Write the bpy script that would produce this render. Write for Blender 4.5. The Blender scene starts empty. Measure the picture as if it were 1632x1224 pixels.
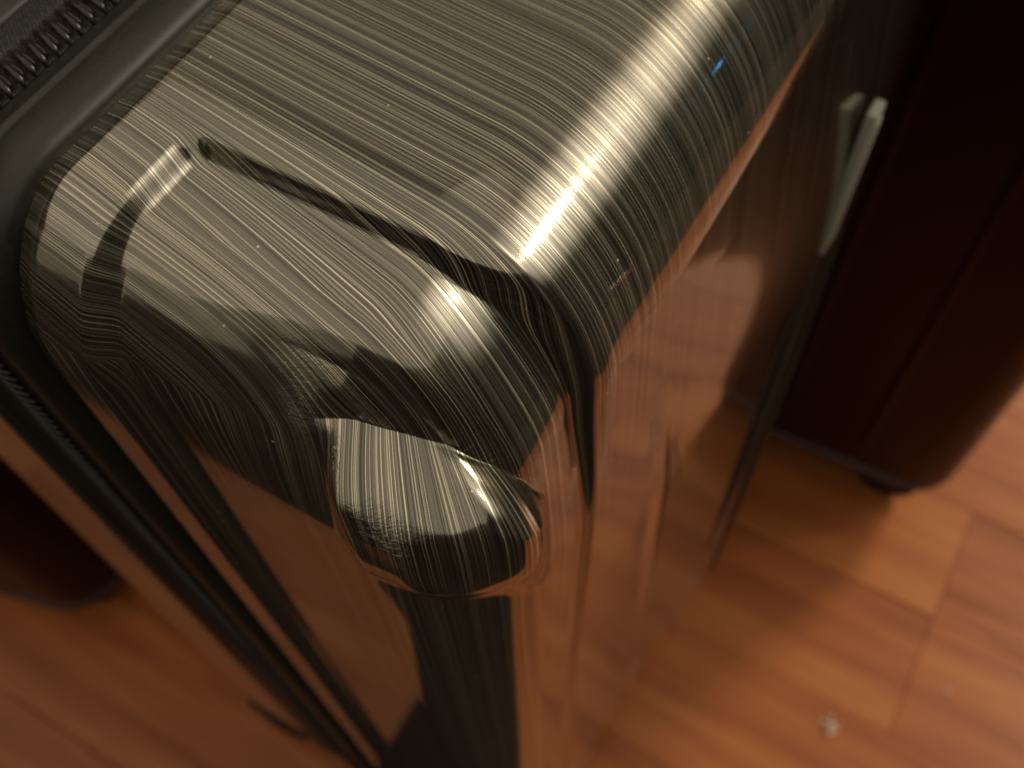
import bpy, bmesh, math, random
import numpy as np
from mathutils import Vector, Matrix

S = bpy.context.scene
COL = S.collection
rnd = random.Random(7)

# ------------------------------------------------------------------ camera
cam_d = bpy.data.cameras.new('camera')
cam = bpy.data.objects.new('camera', cam_d)
COL.objects.link(cam)
_X = Vector((0.5002, -0.7559, 0.4225)); _Y = Vector((-0.8653, -0.4180, 0.2767)); _Z = Vector((-0.0325, -0.5039, -0.8631))
# columns = camera right, up, back, written in world axes
R = Matrix(((_X[0], -_X[1], -_X[2]), (_Y[0], -_Y[1], -_Y[2]), (_Z[0], -_Z[1], -_Z[2])))
cam.matrix_world = Matrix.Translation((-0.075, -0.0345, 0.67)) @ R.to_4x4()
cam_d.sensor_width = 36.0
cam_d.lens = 36.0 * 1646.0 / 1632.0
cam_d.clip_start = 0.005
cam_d.clip_end = 100.0
cam_d.dof.use_dof = True
cam_d.dof.focus_distance = 0.150
cam_d.dof.aperture_fstop = 16.5
S.camera = cam

# ------------------------------------------------------------------ world and lamps
S.view_settings.view_transform = 'Standard'
S.view_settings.look = 'None'
S.view_settings.exposure = 0.82
S.view_settings.gamma = 1.0
S.render.engine = 'CYCLES'
S.cycles.max_bounces = 8
S.cycles.glossy_bounces = 6
S.cycles.use_denoising = True
W = bpy.data.worlds.new('World'); S.world = W; W.use_nodes = True
bg = W.node_tree.nodes['Background']
bg.inputs['Color'].default_value = (1.0, 0.80, 0.58, 1)
bg.inputs['Strength'].default_value = 0.008


def area(name, loc, target, size, size_y, power, color, shape='RECTANGLE', spread=180):
    l = bpy.data.lights.new(name, 'AREA')
    l.shape = shape; l.size = size; l.size_y = size_y
    l.energy = power; l.color = color; l.spread = math.radians(spread)
    o = bpy.data.objects.new(name, l); COL.objects.link(o)
    o.location = loc
    o.rotation_euler = (Vector(target) - Vector(loc)).to_track_quat('-Z', 'Y').to_euler()
    return o


area('ceiling_glow', (-0.85, 0.40, 2.45), (-0.85, 0.40, 0), 4.3, 5.2, 27.0, (1.0, 0.88, 0.67))
def soft_edge(o, k, ex):
    # a glowing diffuser: brightest in its middle, fading to its rim
    l = o.data; l.use_nodes = True
    nt = l.node_tree; em = nt.nodes['Emission']
    g = nt.nodes.new('ShaderNodeNewGeometry')
    d = nt.nodes.new('ShaderNodeVectorMath'); d.operation = 'DISTANCE'; d.inputs[1].default_value = (0.5, 0.5, 0.0)
    nt.links.new(g.outputs['Parametric'], d.inputs[0])
    p = nt.nodes.new('ShaderNodeMapRange'); p.interpolation_type = 'SMOOTHERSTEP'
    pw = nt.nodes.new('ShaderNodeMath'); pw.operation = 'POWER'; pw.inputs[1].default_value = ex
    p.inputs['From Min'].default_value = 0.0; p.inputs['From Max'].default_value = 0.5
    p.inputs['To Min'].default_value = k ** (1 / ex); p.inputs['To Max'].default_value = 0.0
    nt.links.new(d.outputs['Value'], p.inputs['Value'])
    nt.links.new(p.outputs['Result'], pw.inputs[0])
    nt.links.new(pw.outputs[0], em.inputs['Strength'])


soft_edge(area('lamp_shade', (1.16, -1.19, 1.82), (0, 0, 0.5), 1.9, 1.9, 9.0, (1.0, 0.90, 0.72), 'DISK'), 1.7, 0.8)
soft_edge(area('lamp_bulb', (1.15, -1.175, 1.805), (0, 0, 0.5), 0.17, 0.17, 2.2, (1.0, 0.90, 0.72), 'DISK'), 5.0, 2.2)

area('ceiling_far_end', (2.45, 0.40, 2.45), (2.45, 0.40, 0), 2.2, 5.2, 5.0, (1.0, 0.88, 0.67))
area('far_wall_glow', (-3.0, 2.1, 1.75), (0, 2.1, 1.5), 2.6, 1.7, 2.2, (1.0, 0.88, 0.67))
area('floor_fill_light', (2.55, -0.95, 1.72), (0.2, -0.15, 0.0), 0.6, 0.6, 26.0, (1.0, 0.86, 0.62), 'DISK')  # added fill light to brighten the floor, stands for no known lamp
area('standby_light', (1.15, -1.06, 0.74), (0.07, 0.0, 0.54), 0.012, 0.012, 0.006, (0.1, 0.5, 1.0), 'DISK')

# ------------------------------------------------------------------ materials


def mat(name):
    m = bpy.data.materials.new(name); m.use_nodes = True
    nt = m.node_tree
    return m, nt, nt.nodes['Principled BSDF']


def N(nt, t, **kw):
    n = nt.nodes.new(t)
    for k, v in kw.items():
        setattr(n, k, v)
    return n


def link(nt, a, b):
    nt.links.new(a, b)


def ramp(nt, stops):
    r = N(nt, 'ShaderNodeValToRGB')
    el = r.color_ramp.elements
    while len(el) < len(stops):
        el.new(0.5)
    for e, (p, c) in zip(el, stops):
        e.position = p
        e.color = (c[0], c[1], c[2], 1) if len(c) == 3 else c
    return r


def math_node(nt, op, a, b=None, c=None, clamp=False):
    n = N(nt, 'ShaderNodeMath', operation=op, use_clamp=clamp)
    for i, v in enumerate((a, b, c)):
        if v is None:
            continue
        if isinstance(v, (int, float)):
            n.inputs[i].default_value = v
        else:
            link(nt, v, n.inputs[i])
    return n.outputs[0]


def brushed_shell():
    m, nt, P = mat('brushed_polycarbonate')
    at = N(nt, 'ShaderNodeAttribute', attribute_name='brush')
    sx = N(nt, 'ShaderNodeSeparateXYZ'); link(nt, at.outputs['Vector'], sx.inputs[0])

    def streak(fu, fv, detail, off):
        c = N(nt, 'ShaderNodeCombineXYZ')
        link(nt, math_node(nt, 'MULTIPLY', sx.outputs[0], fu), c.inputs[0])
        link(nt, math_node(nt, 'MULTIPLY', sx.outputs[1], fv), c.inputs[1])
        c.inputs[2].default_value = off
        n = N(nt, 'ShaderNodeTexNoise', noise_dimensions='3D')
        n.inputs['Scale'].default_value = 1.0
        n.inputs['Detail'].default_value = detail
        n.inputs['Roughness'].default_value = 0.6
        link(nt, c.outputs[0], n.inputs['Vector'])
        return n.outputs['Fac']
    fine = streak(8500, 0.3, 1.0, 0.3)
    mid = streak(4300, 0.25, 1.0, 4.1)
    broad = streak(480, 0.4, 2.0, 9.7)
    f = math_node(nt, 'ADD', math_node(nt, 'MULTIPLY', fine, 0.58), math_node(nt, 'ADD', math_node(nt, 'MULTIPLY', mid, 0.42), math_node(nt, 'MULTIPLY', broad, 0.04)))
    r = ramp(nt, [(0.40, (0.040, 0.035, 0.029)), (0.515, (0.165, 0.149, 0.118)), (0.58, (0.32, 0.288, 0.222)), (0.66, (0.90, 0.82, 0.64))])
    link(nt, f, r.inputs[0])
    # scuffed wear
    sc = N(nt, 'ShaderNodeAttribute', attribute_name='scuff')
    tc = N(nt, 'ShaderNodeTexCoord')
    mp = N(nt, 'ShaderNodeMapping'); mp.inputs['Scale'].default_value = (700, 700, 1900); mp.inputs['Rotation'].default_value = (0.5, 0.3, 0.6)
    link(nt, tc.outputs['Object'], mp.inputs[0])
    n2 = N(nt, 'ShaderNodeTexNoise'); n2.inputs['Scale'].default_value = 1.0; n2.inputs['Detail'].default_value = 4.0; n2.inputs['Roughness'].default_value = 0.75
    link(nt, mp.outputs[0], n2.inputs['Vector'])
    thr = math_node(nt, 'SUBTRACT', 0.80, math_node(nt, 'MULTIPLY', sc.outputs['Fac'], 0.30))
    k = math_node(nt, 'MULTIPLY', math_node(nt, 'SUBTRACT', n2.outputs['Fac'], thr), 14.0, clamp=True)
    mx = N(nt, 'ShaderNodeMix', data_type='RGBA'); link(nt, k, mx.inputs['Factor'])
    link(nt, r.outputs[0], mx.inputs['A']); mx.inputs['B'].default_value = (0.55, 0.53, 0.47, 1)
    # loose dust specks
    vo = N(nt, 'ShaderNodeTexVoronoi'); vo.inputs['Scale'].default_value = 420
    link(nt, tc.outputs['Object'], vo.inputs['Vector'])
    vs = N(nt, 'ShaderNodeSeparateColor'); link(nt, vo.outputs['Color'], vs.inputs[0])
    dust = math_node(nt, 'MULTIPLY', math_node(nt, 'LESS_THAN', vo.outputs['Distance'], 0.09), math_node(nt, 'GREATER_THAN', vs.outputs[0], 0.955))
    mx2 = N(nt, 'ShaderNodeMix', data_type='RGBA'); link(nt, dust, mx2.inputs['Factor'])
    link(nt, mx.outputs['Result'], mx2.inputs['A']); mx2.inputs['B'].default_value = (0.6, 0.55, 0.42, 1)
    link(nt, mx2.outputs['Result'], P.inputs['Base Color'])
    wear = math_node(nt, 'MAXIMUM', k, dust)
    # the palest hairlines scatter light instead of mirroring it
    hm = N(nt, 'ShaderNodeMapRange'); hm.inputs['From Min'].default_value = 0.54; hm.inputs['From Max'].default_value = 0.66
    hm.inputs['To Min'].default_value = 0.0; hm.inputs['To Max'].default_value = 0.14
    link(nt, f, hm.inputs['Value']); hair = hm.outputs['Result']
    link(nt, math_node(nt, 'SUBTRACT', 0.86, math_node(nt, 'MAXIMUM', math_node(nt, 'MULTIPLY', wear, 0.75), hair)), P.inputs['Metallic'])
    link(nt, math_node(nt, 'ADD', 0.15, math_node(nt, 'ADD', math_node(nt, 'MULTIPLY', broad, 0.04), math_node(nt, 'MULTIPLY', wear, 0.30))), P.inputs['Roughness'])
    P.inputs['Specular Tint'].default_value = (0.50, 0.44, 0.36, 1)
    P.inputs['Coat Weight'].default_value = 1.0
    P.inputs['Coat Roughness'].default_value = 0.03
    P.inputs['Coat IOR'].default_value = 1.62
    bp = N(nt, 'ShaderNodeBump'); bp.inputs['Strength'].default_value = 0.35; bp.inputs['Distance'].default_value = 0.000018
    link(nt, f, bp.inputs['Height'])
    bp2 = N(nt, 'ShaderNodeBump'); bp2.inputs['Strength'].default_value = 1.0; bp2.inputs['Distance'].default_value = 0.0004
    link(nt, math_node(nt, 'MULTIPLY', n2.outputs['Fac'], sc.outputs['Fac']), bp2.inputs['Height'])
    link(nt, bp.outputs[0], bp2.inputs['Normal'])
    link(nt, bp2.outputs[0], P.inputs['Normal'])
    link(nt, bp2.outputs[0], P.inputs['Coat Normal'])
    # the clear top coat stays smooth except where it is scuffed
    b3 = N(nt, 'ShaderNodeBump'); b3.inputs['Strength'].default_value = 1.0; b3.inputs['Distance'].default_value = 0.0004
    link(nt, math_node(nt, 'MULTIPLY', n2.outputs['Fac'], sc.outputs['Fac']), b3.inputs['Height'])
    link(nt, b3.outputs[0], P.inputs['Coat Normal'])
    return m


def plain(name, color, rough, metallic=0.0, bump=0.0, scale=400.0, coat=0.0, var=0.25, spec=0.5):
    m, nt, P = mat(name)
    P.inputs['Specular IOR Level'].default_value = spec
    tc = N(nt, 'ShaderNodeTexCoord')
    n = N(nt, 'ShaderNodeTexNoise'); n.inputs['Scale'].default_value = scale; n.inputs['Detail'].default_value = 5
    link(nt, tc.outputs['Object'], n.inputs['Vector'])
    lo = tuple(c * (1 - var) for c in color); hi = tuple(c * (1 + var) for c in color)
    r = ramp(nt, [(0.3, lo), (0.7, hi)]); link(nt, n.outputs['Fac'], r.inputs[0])
    link(nt, r.outputs[0], P.inputs['Base Color'])
    link(nt, math_node(nt, 'ADD', rough - 0.06, math_node(nt, 'MULTIPLY', n.outputs['Fac'], 0.12)), P.inputs['Roughness'])
    P.inputs['Metallic'].default_value = metallic
    P.inputs['Coat Weight'].default_value = coat
    P.inputs['Coat Roughness'].default_value = 0.1
    if bump:
        b = N(nt, 'ShaderNodeBump'); b.inputs['Strength'].default_value = 0.5; b.inputs['Distance'].default_value = bump
        link(nt, n.outputs['Fac'], b.inputs['Height']); link(nt, b.outputs[0], P.inputs['Normal'])
    return m


def wood(name):
    m, nt, P = mat(name)
    tc = N(nt, 'ShaderNodeTexCoord')
    oi = N(nt, 'ShaderNodeObjectInfo')
    cb = N(nt, 'ShaderNodeCombineXYZ')
    link(nt, math_node(nt, 'MULTIPLY', oi.outputs['Random'], 37.0), cb.inputs[2])
    va = N(nt, 'ShaderNodeVectorMath', operation='ADD')
    link(nt, tc.outputs['Object'], va.inputs[0]); link(nt, cb.outputs[0], va.inputs[1])
    mp = N(nt, 'ShaderNodeMapping'); mp.inputs['Scale'].default_value = (38, 3.0, 1)
    link(nt, va.outputs[0], mp.inputs[0])
    n = N(nt, 'ShaderNodeTexNoise'); n.inputs['Scale'].default_value = 1; n.inputs['Detail'].default_value = 7; n.inputs['Roughness'].default_value = 0.62
    n.inputs['Distortion'].default_value = 0.4
    link(nt, mp.outputs[0], n.inputs['Vector'])
    f = math_node(nt, 'ADD', n.outputs['Fac'], math_node(nt, 'MULTIPLY', math_node(nt, 'SUBTRACT', oi.outputs['Random'], 0.5), 0.10))
    r = ramp(nt, [(0.25, (0.22, 0.052, 0.014)), (0.5, (0.39, 0.116, 0.034)), (0.75, (0.52, 0.195, 0.062))])
    link(nt, f, r.inputs[0]); link(nt, r.outputs[0], P.inputs['Base Color'])
    P.inputs['Roughness'].default_value = 0.33
    P.inputs['Coat Weight'].default_value = 0.15
    P.inputs['Coat Roughness'].default_value = 0.22
    P.inputs['Specular IOR Level'].default_value = 0.25
    b = N(nt, 'ShaderNodeBump'); b.inputs['Strength'].default_value = 0.25; b.inputs['Distance'].default_value = 0.0006
    link(nt, n.outputs['Fac'], b.inputs['Height']); link(nt, b.outputs[0], P.inputs['Normal'])
    return m


def weave(name):
    m, nt, P = mat(name)
    tc = N(nt, 'ShaderNodeTexCoord')
    mp = N(nt, 'ShaderNodeMapping'); mp.inputs['Scale'].default_value = (1500, 1500, 1500); mp.inputs['Rotation'].default_value = (0, 0, math.radians(32))
    link(nt, tc.outputs['Object'], mp.inputs[0])
    v = N(nt, 'ShaderNodeTexVoronoi'); v.inputs['Scale'].default_value = 1.0; v.inputs['Randomness'].default_value = 0.35
    link(nt, mp.outputs[0], v.inputs['Vector'])
    r = ramp(nt, [(0.1, (0.050, 0.042, 0.045)), (0.6, (0.006, 0.005, 0.006))])
    link(nt, v.outputs['Distance'], r.inputs[0]); link(nt, r.outputs[0], P.inputs['Base Color'])
    P.inputs['Roughness'].default_value = 0.65
    P.inputs['Sheen Weight'].default_value = 0.0
    b = N(nt, 'ShaderNodeBump', invert=True); b.inputs['Strength'].default_value = 0.8; b.inputs['Distance'].default_value = 0.0003
    link(nt, v.outputs['Distance'], b.inputs['Height']); link(nt, b.outputs[0], P.inputs['Normal'])
    return m


M_SHELL = brushed_shell()
M_RIM = plain('satin_black_trim', (0.016, 0.0155, 0.012), 0.42, bump=0.00002, scale=900)
M_TOOTH = plain('black_nylon', (0.020, 0.015, 0.016), 0.30, scale=700)
M_TAPE = weave('zipper_tape_weave')
M_BLACK = plain('black_rubber', (0.012, 0.011, 0.011), 0.75)
M_GREY = plain('dull_grey_badge', (0.36, 0.36, 0.31), 0.5, metallic=0.0, var=0.06)
M_MAROON = plain('dark_maroon_shell', (0.024, 0.0022, 0.0034), 0.34, spec=0.16, bump=0.0001, scale=600)
M_MAROON_TRIM = plain('maroon_piping', (0.075, 0.030, 0.030), 0.5)
M_LINT = plain('pale_lint', (0.80, 0.74, 0.64), 0.9)
M_WOOD = wood('varnished_wood')
M_GAP = plain('dark_floor_gap', (0.10, 0.036, 0.013), 0.6)
M_NICK = plain('bright_nick', (0.85, 0.80, 0.66), 0.12, metallic=1.0, var=0.03)

# ------------------------------------------------------------------ helpers


def mesh_obj(name, verts, faces, m, parent=None, smooth=True):
    me = bpy.data.meshes.new(name)
    me.from_pydata([tuple(map(float, v)) for v in verts], [], faces)
    me.update()
    if smooth:
        me.polygons.foreach_set('use_smooth', [True] * len(me.polygons))
    me.materials.append(m)
    o = bpy.data.objects.new(name, me); COL.objects.link(o)
    if parent:
        o.parent = parent
    return o


def bm_obj(name, bm, m, parent=None, smooth=True):
    me = bpy.data.meshes.new(name); bm.to_mesh(me); bm.free()
    if smooth:
        me.polygons.foreach_set('use_smooth', [True] * len(me.polygons))
    me.materials.append(m)
    o = bpy.data.objects.new(name, me); COL.objects.link(o)
    if parent:
        o.parent = parent
    return o


def empty(name, loc, label, cat, rz=0.0, group=None):
    o = bpy.data.objects.new(name, None); COL.objects.link(o)
    o.location = loc; o.rotation_euler = (0, 0, rz)
    o.empty_display_size = 0.02
    o['label'] = label; o['category'] = cat
    if group:
        o['group'] = group
    return o


def rbox(sx, sy, sz, r, seg=4, center=(0, 0, 0)):
    bm = bmesh.new()
    bmesh.ops.create_cube(bm, size=1.0)
    for v in bm.verts:
        v.co = Vector((v.co.x * sx, v.co.y * sy, v.co.z * sz)) + Vector(center)
    if r > 0:
        bmesh.ops.bevel(bm, geom=list(bm.edges), offset=r, segments=seg, affect='EDGES', profile=0.5)
    return bm


def lathe(profile, seg=28, axis='x', center=(0, 0, 0)):
    vs, fs = [], []
    n = len(profile)
    for i in range(seg):
        a = 2 * math.pi * i / seg
        for (t, r) in profile:
            c, s = r * math.cos(a), r * math.sin(a)
            p = (t, c, s) if axis == 'x' else (c, t, s) if axis == 'y' else (c, s, t)
            vs.append((p[0] + center[0], p[1] + center[1], p[2] + center[2]))
    for i in range(seg):
        j = (i + 1) % seg
        for k in range(n - 1):
            fs.append((i * n + k, j * n + k, j * n + k + 1, i * n + k + 1))
    return vs, fs


def ss(a, b, x):
    t = np.clip((x - a) / (b - a), 0, 1)
    return t * t * (3 - 2 * t)


# ------------------------------------------------------------------ the brushed suitcase: shell surface
X0, X1, ZT, ZB = -0.037, 0.285, 0.55, 0.05
RX, RY, RZ = 0.023, 0.030, 0.033
Y_RIM = 0.0885


def fillet_axis(a, b, r, dense, at_end=False, n=46):
    """coordinates from the face edge a inward, spaced evenly in angle over the fillet"""
    t = np.tan(np.linspace(math.pi / 4, 0, n))
    return a + (1 - t) * r * (1 if b > a else -1)


def crown(x, z):
    # a flat strip beside the corner, then the face swells out to a crest
    xr = 0.028 + 0.125 * np.clip(0.50 - z, 0, 0.5)
    xb = np.clip(-0.03 + 0.30 * (0.50 - z), -0.03, 0.065)
    q = np.clip((x - xb) / (0.150 - xb), -0.2, 1)
    q = np.where(q < 0.10, np.where(q < -0.10, 0, (q + 0.10) ** 2 / 0.4), q)
    q = np.where(q > 0.90, 0.90 + 0.10 * (1 - (1 - (q - 0.90) / 0.10) ** 2) * 0.5, q)
    far = np.interp(x, (0.150, 0.165, 0.29), (1, 0.97, 0.0))
    cz = ss(0.553, 0.41, z) * ss(0.05, 0.11, z)
    c = (0.0006 * np.clip(x / 0.03, 0, 1) + 0.0140 * q) * far * cz
    c = c + 0.0011 * np.exp(-((x - xr) / 0.0032) ** 2) * ss(0.500, 0.400, z) * ss(0.06, 0.09, z)
    return c


# heights of the corner notch round the corner (position along the plan outline): upper edge, valley, lip
PW_ = np.linspace(-0.04, 0.04, 161)


def _smooth(w, v):
    f = np.interp(PW_, w, v)
    k = np.exp(-(np.arange(-12, 13) / 5.0) ** 2); k /= k.sum()
    return np.convolve(np.pad(f, 12, mode='edge'), k, mode='valid')


Z_TOP = _smooth((-.0334, -.0276, -.0175, -.0048, .0085, .0200, .0300), (.5355, .5407, .5456, .5468, .5438, .5360, .5200))
Z_VAL = _smooth((-.0341, -.0280, -.0230, -.0106, .0051, .0183, .0245, .031), (.5320, .5350, .5360, .5345, .5312, .5233, .5125, .505))
Z_LIP = _smooth((-.0345, -.0290, -.0230, -.0172, -.0106, -.0010, .0077, .0143, .0220, .0316), (.5285, .5275, .5270, .5260, .5222, .5218, .5216, .5170, .5070, .495))


def shell_points(x, y, z, features):
    """sharp-box points -> rounded, detailed shell (arrays)"""
    a = np.clip((X0 + RX - x) / RX, 0, 1); a2 = np.clip((x - (X1 - RX)) / RX, 0, 1)
    b = np.clip((RY - y) / RY, 0, 1)
    c = np.clip((z - (ZT - RZ)) / RZ, 0, 1); c2 = np.clip(((ZB + RZ) - z) / RZ, 0, 1)
    sa, sb, sc = a2 - a, -b, c - c2
    L = np.sqrt(sa * sa + sb * sb + sc * sc); L = np.where(L < 1e-9, 1, L)
    ua, ub, uc = sa / L, sb / L, sc / L
    px = np.clip(x, X0 + RX, X1 - RX) + ua * RX
    py = np.maximum(y, RY) + ub * RY
    pz = np.clip(z, ZB + RZ, ZT - RZ) + uc * RZ
    nx, ny, nz = ua / RX, ub / RY, uc / RZ
    nl = np.sqrt(nx * nx + ny * ny + nz * nz); nx, ny, nz = nx / nl, ny / nl, nz / nl
    brush_y = Y_RIM - py
    bx = px.copy(); by = py.copy(); bz = pz.copy()
    scuff = np.zeros_like(px)
    if features:
        d = np.zeros_like(px)
        # stepped-down corner panel: bounded by a step across the top (y) and one along the top (x)
        r = 0.0032
        qx, qy = bx + 0.0012 - 0.0040 * ss(0.026, 0.004, by), by - 0.0717
        mx, my = np.maximum(qx + r, 0), np.maximum(qy + r, 0)
        sd = np.sqrt(mx * mx + my * my) + np.minimum(np.maximum(qx + r, qy + r), 0) - r
        ang = np.arctan2(my, mx + 1e-9) / (math.pi / 2)
        ang = np.where((mx <= 0) & (my <= 0), np.where(qx > qy, 0, 1), ang)
        w = 0.0013 + 0.0012 * ss(0.0, 0.5, ang)
        fr = np.clip(-ny, 0, 1)
        depth = 0.0040 - 0.0029 * ss(0.522, 0.470, bz) * fr
        d -= depth * (1 - ss(-w, w, sd))
        d -= 0.0026 * ss(0.031, 0.010, by) * (1 - ss(0.000, 0.0045, bx)) * ss(0.515, 0.542, bz)
        d -= np.clip(bx + 0.006, -0.02, 0.008) ** 2 / 0.11 * ss(0.062, 0.028, by) * (1 - ss(-0.0035, -0.0005, qx)) * ss(0.500, 0.538, bz)
        d -= 0.0010 * ss(0.0832, 0.0882, by)
        # corner bulb above the dent, and the hollow beside it on the front
        wv = (bx - X0) - by
        bulb = np.exp(-((wv - 0.004) / 0.017) ** 2) * ss(0.470, 0.505, bz) * (1 - ss(0.538, 0.5495, bz)) * (1 - ss(-0.003, 0.003, bx))
        d += 0.0010 * bulb
        fr = np.clip(-ny, 0, 1)
        hollow = np.exp(-((bx - 0.0035) / 0.0030) ** 2) * ss(0.547, 0.525, bz) * ss(0.475, 0.515, bz) * fr
        d -= 0.0011 * hollow
        low = (1 - ss(-0.0010, 0.0035, bx)) * ss(0.508, 0.485, bz) * fr
        d -= 0.0007 * low
        # the notch: the corner steps in, then runs out over a shelf to a protruding lip
        win = ss(-0.0325, -0.0205, wv) * (1 - ss(0.012, 0.028, wv))
        ztp = np.interp(wv, PW_, Z_TOP); zv = np.interp(wv, PW_, Z_VAL); zl = np.interp(wv, PW_, Z_LIP)
        zl = np.minimum(zl, zv - 0.002)
        A = 0.0016 * win; Bq = 0.0086 * win
        up = np.clip((ztp - bz) / (ztp - zv), 0, 1); up = np.where(up < 0.5, up * up, up - 0.25) / 0.75
        q = np.clip((zv - bz) / (zv - zl), 0, 1)
        q = 1.0 - (1.0 - q) ** 1.45
        fall = 1 - np.clip((zl - bz) / 0.042, 0, 1) ** 1.5
        fall = fall * ss(0.042, 0.024, zl - bz) ** 0.5
        d += np.where(bz > zv, -A * up, np.where(bz > zl, -A + (A + Bq) * q, Bq * fall))
        # wear
        scuff = np.maximum(scuff, np.exp(-((wv + 0.014) / 0.0065) ** 2 - ((bz - zl + 0.002) / 0.0050) ** 2))
        scuff = np.maximum(scuff, 0.75 * np.exp(-((wv + 0.0245) / 0.0035) ** 2 - ((bz - 0.531) / 0.004) ** 2))
        scuff = np.maximum(scuff, 0.62 * np.exp(-((by - 0.036) / 0.004) ** 2 - ((bz - 0.535) / 0.010) ** 2) * ss(-0.018, -0.024, bx))
        # separate scratches
        q3 = np.stack([bx, by, bz], -1)
        for p0, p1, w0, amt in (((.0142, .0043, .534), (.0200, .0037, .5329), .0004, .6), ((.0414, 0, .4428), (.0508, 0, .4062), .0008, .7), ((-.0231, .0475, .5414), (-.0209, .0444, .5432), .0004, .7)):
            p0 = np.array(p0); e = np.array(p1) - p0
            h = np.clip(((q3 - p0) @ e) / (e @ e), 0, 1)
            dist = np.linalg.norm(q3 - p0 - h[..., None] * e, axis=-1)
            scuff = np.maximum(scuff, amt * np.exp(-(dist / w0) ** 2))
        px = px + nx * d; py = py + ny * d; pz = pz + nz * d
    py = py - crown(bx, bz) * (1 - ss(0.0, 0.05, by))
    # brush direction: the print runs front-to-back and fans out over the corner
    t = np.clip(Y_RIM - by, 0, 0.0885)
    bx_un = bx - 0.9 * np.clip(ZT - bz, 0, 0.022) * ss(0.028, 0.060, by)
    u = bx_un + 0.095 * t
    for _ in range(24):
        cc = 0.68 * (1 - ss(-0.014, 0.020, u)) + 2.2 * (1 - ss(-0.056, -0.028, u))
        u = 0.5 * u + 0.5 * (bx_un + 0.100 * t + cc * t ** 1.5)
    v = by - bz
    return np.stack([px, py, pz], -1), np.stack([u, v, np.zeros_like(u)], -1), scuff


def axis_x(fine):
    s = 1 if fine else 3
    left = fillet_axis(X0, 1, RX, 0, n=70 if fine else 18)
    mid = np.concatenate([np.arange(X0 + RX, 0.012, 0.0004 * s)[1:], np.arange(0.012, 0.20, 0.0009 * s), np.arange(0.20, X1 - RX - 0.002, 0.006)])
    right = fillet_axis(X1, -1, RX, 0, n=16)[::-1]
    return np.concatenate([left, mid, right])


def axis_z(fine):
    s = 1 if fine else 3
    top = fillet_axis(ZT, -1, RZ, 0, n=70 if fine else 18)
    mid = np.concatenate([np.arange(ZT - RZ, 0.488, -0.0005 * s)[1:], np.arange(0.488, 0.40, -0.003), np.arange(0.40, ZB + RZ + 0.004, -0.008)])
    bot = fillet_axis(ZB, 1, RZ, 0, n=14)[::-1]
    return np.concatenate([top, mid, bot])


def axis_y(fine, y1=Y_RIM + 0.001):
    s = 1 if fine else 3
    fr = fillet_axis(0.0, 1, RY, 0, n=64 if fine else 18)
    mid = np.concatenate([np.arange(RY, y1, 0.0005 * s if fine else 0.004)[1:], [y1]])
    return np.concatenate([fr, mid])


def build_shell(name, fine, features, parent, xf=None, y1=Y_RIM + 0.001):
    xs, ys, zs = axis_x(fine), axis_y(fine, y1), axis_z(fine)
    P, B, C, F = [], [], [], []
    off = 0

    def add(x, y, z, flip):
        nonlocal off
        p, b, c = shell_points(x, y, z, features)
        h, w = p.shape[:2]
        idx = np.arange(h * w).reshape(h, w) + off
        q = np.stack([idx[:-1, :-1], idx[:-1, 1:], idx[1:, 1:], idx[1:, :-1]], -1).reshape(-1, 4)
        if flip:
            q = q[:, ::-1]
        P.append(p.reshape(-1, 3)); B.append(b.reshape(-1, 3)); C.append(c.reshape(-1)); F.append(q)
        off += h * w
    g, h = np.meshgrid(xs, ys); add(g, h, np.full_like(g, ZT), False)          # top
    g, h = np.meshgrid(xs, ys); add(g, h, np.full_like(g, ZB), True)           # bottom
    g, h = np.meshgrid(xs, zs); add(g, np.zeros_like(g), h, True)              # front
    g, h = np.meshgrid(ys, zs); add(np.full_like(g, X0), g, h, False)          # near side
    g, h = np.meshgrid(ys, zs); add(np.full_like(g, X1), g, h, True)           # far side
    P = np.concatenate(P); B = np.concatenate(B); C = np.concatenate(C); F = np.concatenate(F)
    if xf is not None:
        P = xf(P); F = F[:, ::-1]
    # weld the seams between the five patches
    key = np.round(P * 2e6).astype(np.int64)
    _, first, inv = np.unique(key, axis=0, return_index=True, return_inverse=True)
    inv = inv.reshape(-1)
    P, B, C = P[first], B[first], C[first]
    F = inv[F]
    faces = []
    for q in F.tolist():
        k = list(dict.fromkeys(q))
        if len(k) > 2:
            faces.append(k)
    o = mesh_obj(name, P, faces, M_SHELL, parent)
    me = o.data
    a = me.attributes.new('brush', 'FLOAT_VECTOR', 'POINT'); a.data.foreach_set('vector', B.astype(np.float32).reshape(-1))
    a = me.attributes.new('scuff', 'FLOAT', 'POINT'); a.data.foreach_set('value', C.astype(np.float32))
    return o


case = empty('brushed_suitcase', (0, 0, 0), 'scuffed glossy hard suitcase with brushed bronze grey shell, its dented corner filling the foreground', 'suitcase')
build_shell('front_shell', True, True, case)
Y_REAR = 0.2060
build_shell('rear_shell', False, False, case, xf=lambda P: np.stack([P[:, 0], Y_REAR - P[:, 1], P[:, 2]], -1), y1=Y_REAR - 0.1185)


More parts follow.
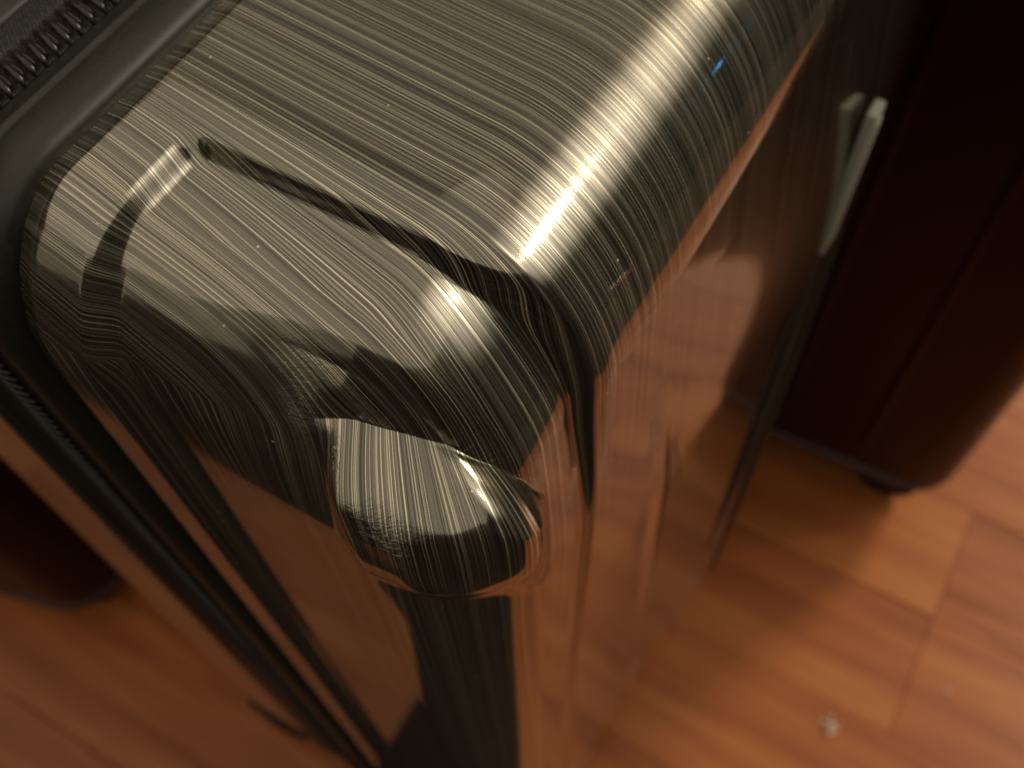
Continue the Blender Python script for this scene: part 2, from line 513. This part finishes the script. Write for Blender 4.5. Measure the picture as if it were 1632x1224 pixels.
def loop_path(step):
    """points and outward normals round the case, in the x-z plane, starting low on the near side"""
    pts = []

    def arc(cx, cz, a0, a1, n):
        for i in range(n):
            a = a0 + (a1 - a0) * i / n
            ca, sa = math.cos(a), math.sin(a)
            nx, nz = ca / RX, sa / RZ; l = math.hypot(nx, nz)
            pts.append((cx + RX * ca, cz + RZ * sa, nx / l, nz / l))

    def line(p, q, nx, nz):
        n = max(1, int(math.hypot(q[0] - p[0], q[1] - p[1]) / step))
        for i in range(n):
            f = i / n
            pts.append((p[0] + (q[0] - p[0]) * f, p[1] + (q[1] - p[1]) * f, nx, nz))
    n = max(6, int(0.054 / step))
    line((X0, ZB + RZ), (X0, ZT - RZ), -1, 0)
    arc(X0 + RX, ZT - RZ, math.pi, math.pi / 2, n)
    line((X0 + RX, ZT), (X1 - RX, ZT), 0, 1)
    arc(X1 - RX, ZT - RZ, math.pi / 2, 0, n)
    line((X1, ZT - RZ), (X1, ZB + RZ), 1, 0)
    arc(X1 - RX, ZB + RZ, 0, -math.pi / 2, n)
    line((X1 - RX, ZB), (X0 + RX, ZB), 0, -1)
    arc(X0 + RX, ZB + RZ, -math.pi / 2, -math.pi, n)
    return pts


def sweep(name, profile, m, parent, step=0.003):
    path = loop_path(step)
    vs, fs = [], []
    n = len(profile)
    for (x, z, nx, nz) in path:
        for (o, y) in profile:
            vs.append((x + nx * o, y, z + nz * o))
    k = len(path)
    for i in range(k):
        j = (i + 1) % k
        for t in range(n - 1):
            fs.append((i * n + t, i * n + t + 1, j * n + t + 1, j * n + t))
    return mesh_obj(name, vs, fs, m, parent)


rim_profile = [(-0.004, 0.0876), (-0.0004, 0.0879), (0.0005, 0.0882), (0.0013, 0.0889), (0.0019, 0.0899), (0.0022, 0.0911), (0.0022, 0.0925), (0.0020, 0.0945),
               (0.0016, 0.0968), (0.0014, 0.0974), (0.0017, 0.0979), (0.0018, 0.0984), (0.0014, 0.0990), (0.0010, 0.0996),
               (0.0006, 0.1018), (0.0002, 0.1028), (-0.0006, 0.1034), (-0.004, 0.1036)]
sweep('front_trim', rim_profile, M_RIM, case)
sweep('rear_trim', [(o, 0.2212 - y) for (o, y) in rim_profile][::-1], M_RIM, case)
zipper = sweep('zipper', [(-0.003, 0.1030), (-0.0006, 0.1032), (-0.0002, 0.1050), (0.0006, 0.1085), (0.0012, 0.1130), (0.0006, 0.1165), (-0.003, 0.1180)], M_TAPE, case)


def tooth_mesh():
    """two bent nylon fingers of one turn of the coil"""
    vs, fs = [], []

    def finger(pts, r, seg=6):
        b = len(vs)
        for i, p in enumerate(pts):
            q0, q1 = Vector(pts[max(i - 1, 0)]), Vector(pts[min(i + 1, len(pts) - 1)])
            d = (q1 - q0).normalized()
            s = d.cross(Vector((1, 0, 0))).normalized(); u = s.cross(d)
            rr = r * (0.55 if i in (0, len(pts) - 1) else 1.0)
            for k in range(seg):
                a = 2 * math.pi * k / seg
                v = Vector(p) + s * math.cos(a) * rr + u * math.sin(a) * rr
                vs.append(tuple(v))
        for i in range(len(pts) - 1):
            for k in range(seg):
                l = (k + 1) % seg
                fs.append((b + i * seg + k, b + i * seg + l, b + (i + 1) * seg + l, b + (i + 1) * seg + k))
        fs.append(tuple(b + k for k in range(seg))[::-1])
        e = b + (len(pts) - 1) * seg
        fs.append(tuple(e + k for k in range(seg)))
    finger([(-0.0006, -0.0034, 0.0004), (-0.0004, -0.0029, 0.0012), (0.0, -0.0012, 0.0017), (0.0004, 0.0010, 0.0016), (0.0008, 0.0030, 0.0009)], 0.00052)
    finger([(0.0007, -0.0022, 0.0006), (0.0009, -0.0016, 0.0010), (0.0012, 0.0004, 0.0011), (0.0015, 0.0026, 0.0007)], 0.00042)
    me = bpy.data.meshes.new('zipper_tooth'); me.from_pydata(vs, [], fs); me.update()
    me.polygons.foreach_set('use_smooth', [True] * len(me.polygons))
    me.materials.append(M_TOOTH)
    return me


tooth = tooth_mesh()
path = loop_path(0.0028)
rest_v, rest_f = [], []
for (x, z, nx, nz) in path:
    fr = Matrix(((nz, 0, nx, x), (0, 1, 0, 0.1065), (-nx, 0, nz, z), (0, 0, 0, 1)))
    fr = fr @ Matrix.Rotation(rnd.uniform(-0.08, 0.08), 4, 'Z') @ Matrix.Scale(1.2, 4)
    if z > 0.49 and -0.04 < x < 0.24:
        o = bpy.data.objects.new('zipper_tooth', tooth); COL.objects.link(o)
        o.parent = zipper; o.matrix_local = fr
    else:
        b = len(rest_v)
        rest_v += [tuple(fr @ v.co) for v in tooth.vertices]
        rest_f += [tuple(b + i for i in p.vertices) for p in tooth.polygons]
rest = mesh_obj('zipper_coil', rest_v, rest_f, M_TOOTH, zipper); rest['kind'] = 'stuff'


def front_y(x, z):
    p, _, _ = shell_points(np.array([[x]]), np.array([[0.0]]), np.array([[z]]), True)
    return float(p[0, 0, 1])


# badge on the front face, with a stepped face
bx_, bz_ = 0.1385, 0.4445
by_ = front_y(bx_, bz_)
bm = rbox(0.009, 0.0032, 0.050, 0.0008, 3, (0, 0, 0))
badge = bm_obj('badge', bm, M_GREY, case); badge.location = (bx_, by_ - 0.0004, bz_); badge.rotation_euler = (0, math.radians(10), 0)
bm = rbox(0.0055, 0.0010, 0.043, 0.0003, 2, (0, 0, 0))
bf = bm_obj('badge_face', bm, M_GREY, badge); bf.location = (0, -0.0017, 0)

# bright nicks worn into the outer edge of the badge
nv, nf = [], []
for i in range(9):
    t = -0.016 + i * 0.0042 + rnd.uniform(-0.0012, 0.0012)
    xx, yy, zz = 0.0042, -0.0017 + rnd.uniform(-0.0002, 0.0002), -t
    r0 = rnd.uniform(0.0004, 0.0006)
    b = len(nv)
    nv += [(xx - r0, yy, zz), (xx + r0, yy, zz), (xx, yy, zz - 1.6 * r0), (xx, yy, zz + 1.6 * r0), (xx, yy - r0, zz), (xx, yy + r0, zz)]
    for f in ((0, 2, 4), (2, 1, 4), (1, 3, 4), (3, 0, 4), (2, 0, 5), (1, 2, 5), (3, 1, 5), (0, 3, 5)):
        nf.append(tuple(b + k for k in f))
nick = mesh_obj('edge_nicks', nv, nf, M_NICK, badge, smooth=True)
nick['kind'] = 'stuff'


def dark_strip(x0, z0, z1, wid, hgt):
    # slim raised dark strip running down the front, tapering to its ends
    vs, fs = [], []
    n, m = 40, 7
    for i in range(n + 1):
        f = i / n
        z = z0 + (z1 - z0) * f
        k = min(1.0, f / 0.25, (1 - f) / 0.45) ** 0.7 if 0 < f < 1 else 0.0
        for j in range(m):
            a = math.pi * j / (m - 1)
            x = x0 - math.cos(a) * wid * (0.15 + 0.85 * k)
            vs.append((x, front_y(x, z) - math.sin(a) * hgt * k + 0.0003, z))
    for i in range(n):
        for j in range(m - 1):
            fs.append((i * m + j, i * m + j + 1, (i + 1) * m + j + 1, (i + 1) * m + j))
    return mesh_obj('rib', vs, fs, M_BLACK, case)


dark_strip(0.1285, 0.425, 0.170, 0.0034, 0.0026)
dark_strip(0.1500, 0.425, 0.060, 0.0034, 0.0026)

# twin wheels


def add_wheels(root, spots):
    first = True
    for (x, y) in spots:
        bm = rbox(0.036, 0.034, 0.020, 0.006, 3, (0, 0, 0))
        hs = bm_obj('wheel_housing', bm, M_BLACK, root); hs.location = (x, y, 0.046)
        for s in (-1, 1):
            v, f = lathe([(-0.0055, 0.004), (-0.0058, 0.015), (-0.004, 0.0195), (0, 0.0205), (0.004, 0.0195), (0.0058, 0.015), (0.0055, 0.004)], 26, 'x')
            w = mesh_obj('wheel', v, f, M_BLACK, root); w.location = (x + s * 0.0115, y, 0.0206)
            v, f = lathe([(-0.0062, 0.0), (-0.0062, 0.0085), (-0.0050, 0.010), (0.0050, 0.010), (0.0062, 0.0085), (0.0062, 0.0)], 20, 'x')
            mesh_obj('hub', v, f, M_BLACK, w)


add_wheels(case, ((-0.022, 0.030), (0.262, 0.030), (-0.020, 0.178), (0.262, 0.178)))

# ------------------------------------------------------------------ the maroon cases behind


def maroon_case(label, loc, rz, sx, sy, h, z0, side_handle):
    t = empty('maroon_suitcase', loc, label, 'suitcase', rz)
    bm = rbox(sx, sy, h, 0.030, 8, (sx / 2, sy / 2, z0 + h / 2))
    bm_obj('body', bm, M_MAROON, t)
    # piping round the bottom edge
    r = 0.034
    vs, fs = [], []
    pts = []
    for (cx, cy, a0) in ((sx - r, sy - r, 0), (r, sy - r, 90), (r, r, 180), (sx - r, r, 270)):
        for i in range(9):
            a = math.radians(a0 + i * 90 / 8)
            pts.append((cx + (r - 0.004) * math.cos(a), cy + (r - 0.004) * math.sin(a), math.cos(a), math.sin(a)))
    k, sg = len(pts), 8
    for (px, py, nx, ny) in pts:
        for j in range(sg):
            a = 2 * math.pi * j / sg
            vs.append((px + nx * 0.0045 * math.cos(a), py + ny * 0.0045 * math.cos(a), z0 + 0.012 + 0.0045 * math.sin(a)))
    for i in range(k):
        i2 = (i + 1) % k
        for j in range(sg):
            j2 = (j + 1) % sg
            fs.append((i * sg + j, i * sg + j2, i2 * sg + j2, i2 * sg + j))
    mesh_obj('piping', vs, fs, M_MAROON_TRIM, t)
    # vertical ribs on the two near faces
    for f in (0.28, 0.52, 0.76):
        bm = rbox(0.004, 0.006, h - 0.09, 0.0018, 3, (0, sy * f, z0 + h / 2))
        bm_obj('rib', bm, M_MAROON, t)
    for f in (0.25, 0.5, 0.75):
        bm = rbox(0.006, 0.004, h - 0.09, 0.0018, 3, (sx * f, 0, z0 + h / 2))
        bm_obj('rib', bm, M_MAROON, t)
    if side_handle:
        vs, fs = [], []
        ring = [(0.012 + 0.0, 0.0, -0.055), (0.012, -0.012, -0.050), (0.012, -0.022, -0.036), (0.012, -0.026, 0.0), (0.012, -0.022, 0.036), (0.012, -0.012, 0.050), (0.012, 0.0, 0.055)]
        for i, p in enumerate(ring):
            for j in range(10):
                a = 2 * math.pi * j / 10
                q0, q1 = Vector(ring[max(i - 1, 0)]), Vector(ring[min(i + 1, 6)])
                d = (q1 - q0).normalized(); u = d.cross(Vector((1, 0, 0)))
                v = Vector(p) + Vector((1, 0, 0)) * 0.010 * math.cos(a) + u * 0.006 * math.sin(a)
                vs.append((v.x + 0.05, v.y, v.z + 0.33))
        for i in range(6):
            for j in range(10):
                j2 = (j + 1) % 10
                fs.append((i * 10 + j, i * 10 + j2, (i + 1) * 10 + j2, (i + 1) * 10 + j))
        mesh_obj('side_handle', vs, fs, M_BLACK, t)
    add_wheels(t, ((0.035, 0.035), (sx - 0.035, 0.035), (0.035, sy - 0.035), (sx - 0.035, sy - 0.035)))
    return t


maroon_case('tall dark maroon suitcase beyond the grey badge, standing on the right of the floor', (0.283, -0.124, 0), math.radians(3), 0.30, 0.22, 0.60, 0.040, True)
maroon_case('dark maroon suitcase behind the zipped side, only its lower corner showing', (-0.043, 0.306, 0), math.radians(14), 0.36, 0.22, 0.56, 0.030, False)

# ------------------------------------------------------------------ floor
bm = bmesh.new()
bmesh.ops.create_grid(bm, x_segments=1, y_segments=1, size=1.35)
floor = bm_obj('floor', bm, M_WOOD, None, smooth=False)
floor.location = (0, 0, -0.008); floor['kind'] = 'structure'
PW = 0.085
plank_meshes = {}
for i in range(-13, 17):
    x = -0.107 + PW * (i + 0.5)
    y = -1.35
    while y < 1.35:
        L = rnd.choice((0.9, 1.05, 1.2))
        if not (-1.35 < y and y + L < 1.35):
            L = max(0.2, round(min(y + L, 1.35) - y, 2))
        me = plank_meshes.get(L)
        if me is None:
            bm = rbox(PW - 0.0002, L - 0.0002, 0.0075, 0.0004, 1, (0, 0, -0.00375))
            me = bpy.data.meshes.new('plank'); bm.to_mesh(me); bm.free(); me.materials.append(M_WOOD)
            plank_meshes[L] = me
        o = bpy.data.objects.new('plank', me); COL.objects.link(o)
        o.parent = floor
        o.location = (x, y + L / 2, 0.008 + rnd.uniform(-0.0002, 0.0002))
        y += L


# added dark sheet on the floor, out of view, to darken the shell's reflections
M_DARK_SHEET = plain('dark_sheet_brown', (0.022, 0.012, 0.008), 0.95, bump=0.002, scale=350)
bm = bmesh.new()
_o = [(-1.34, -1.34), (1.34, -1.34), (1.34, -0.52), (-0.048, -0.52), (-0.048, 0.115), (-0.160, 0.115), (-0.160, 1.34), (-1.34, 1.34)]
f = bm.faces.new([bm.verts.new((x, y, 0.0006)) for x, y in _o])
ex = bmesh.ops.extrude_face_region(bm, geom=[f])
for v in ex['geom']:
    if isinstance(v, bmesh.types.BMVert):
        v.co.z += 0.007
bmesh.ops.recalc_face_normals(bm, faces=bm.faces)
dark_mirror_sheet = bm_obj('dark_mirror_sheet', bm, M_DARK_SHEET, None, smooth=False); dark_mirror_sheet['kind'] = 'structure'


def lint(loc, r, label, seed):
    q = random.Random(seed)
    bm = bmesh.new()
    for i in range(16):
        d = q.gauss(0, 0.6) * r
        m4 = Matrix.Translation((d, q.gauss(0, 0.6) * r, r * 0.25 + q.uniform(0, r * 0.5))) @ Matrix.Rotation(q.uniform(0, 3.1), 4, 'Z') @ Matrix.Diagonal((q.uniform(0.6, 2.2), 0.7, 0.7, 1))
        bmesh.ops.create_icosphere(bm, subdivisions=1, radius=r * q.uniform(0.14, 0.30), matrix=m4)
    for v in bm.verts:
        v.co += Vector((q.uniform(-1, 1), q.uniform(-1, 1), q.uniform(-1, 1))) * r * 0.12
    o = bm_obj('lint_fluff', bm, M_LINT, None)
    o.location = loc; o['label'] = label; o['category'] = 'lint'
    return o


lint((0.1353, -0.1159, 0.0002), 0.0042, 'larger pale clump of lint lying on the wood floor, nearer the suitcase', 3)
lint((0.1903, -0.1736, 0.0002), 0.0018, 'tiny pale speck of lint on the floor planks at right', 5)
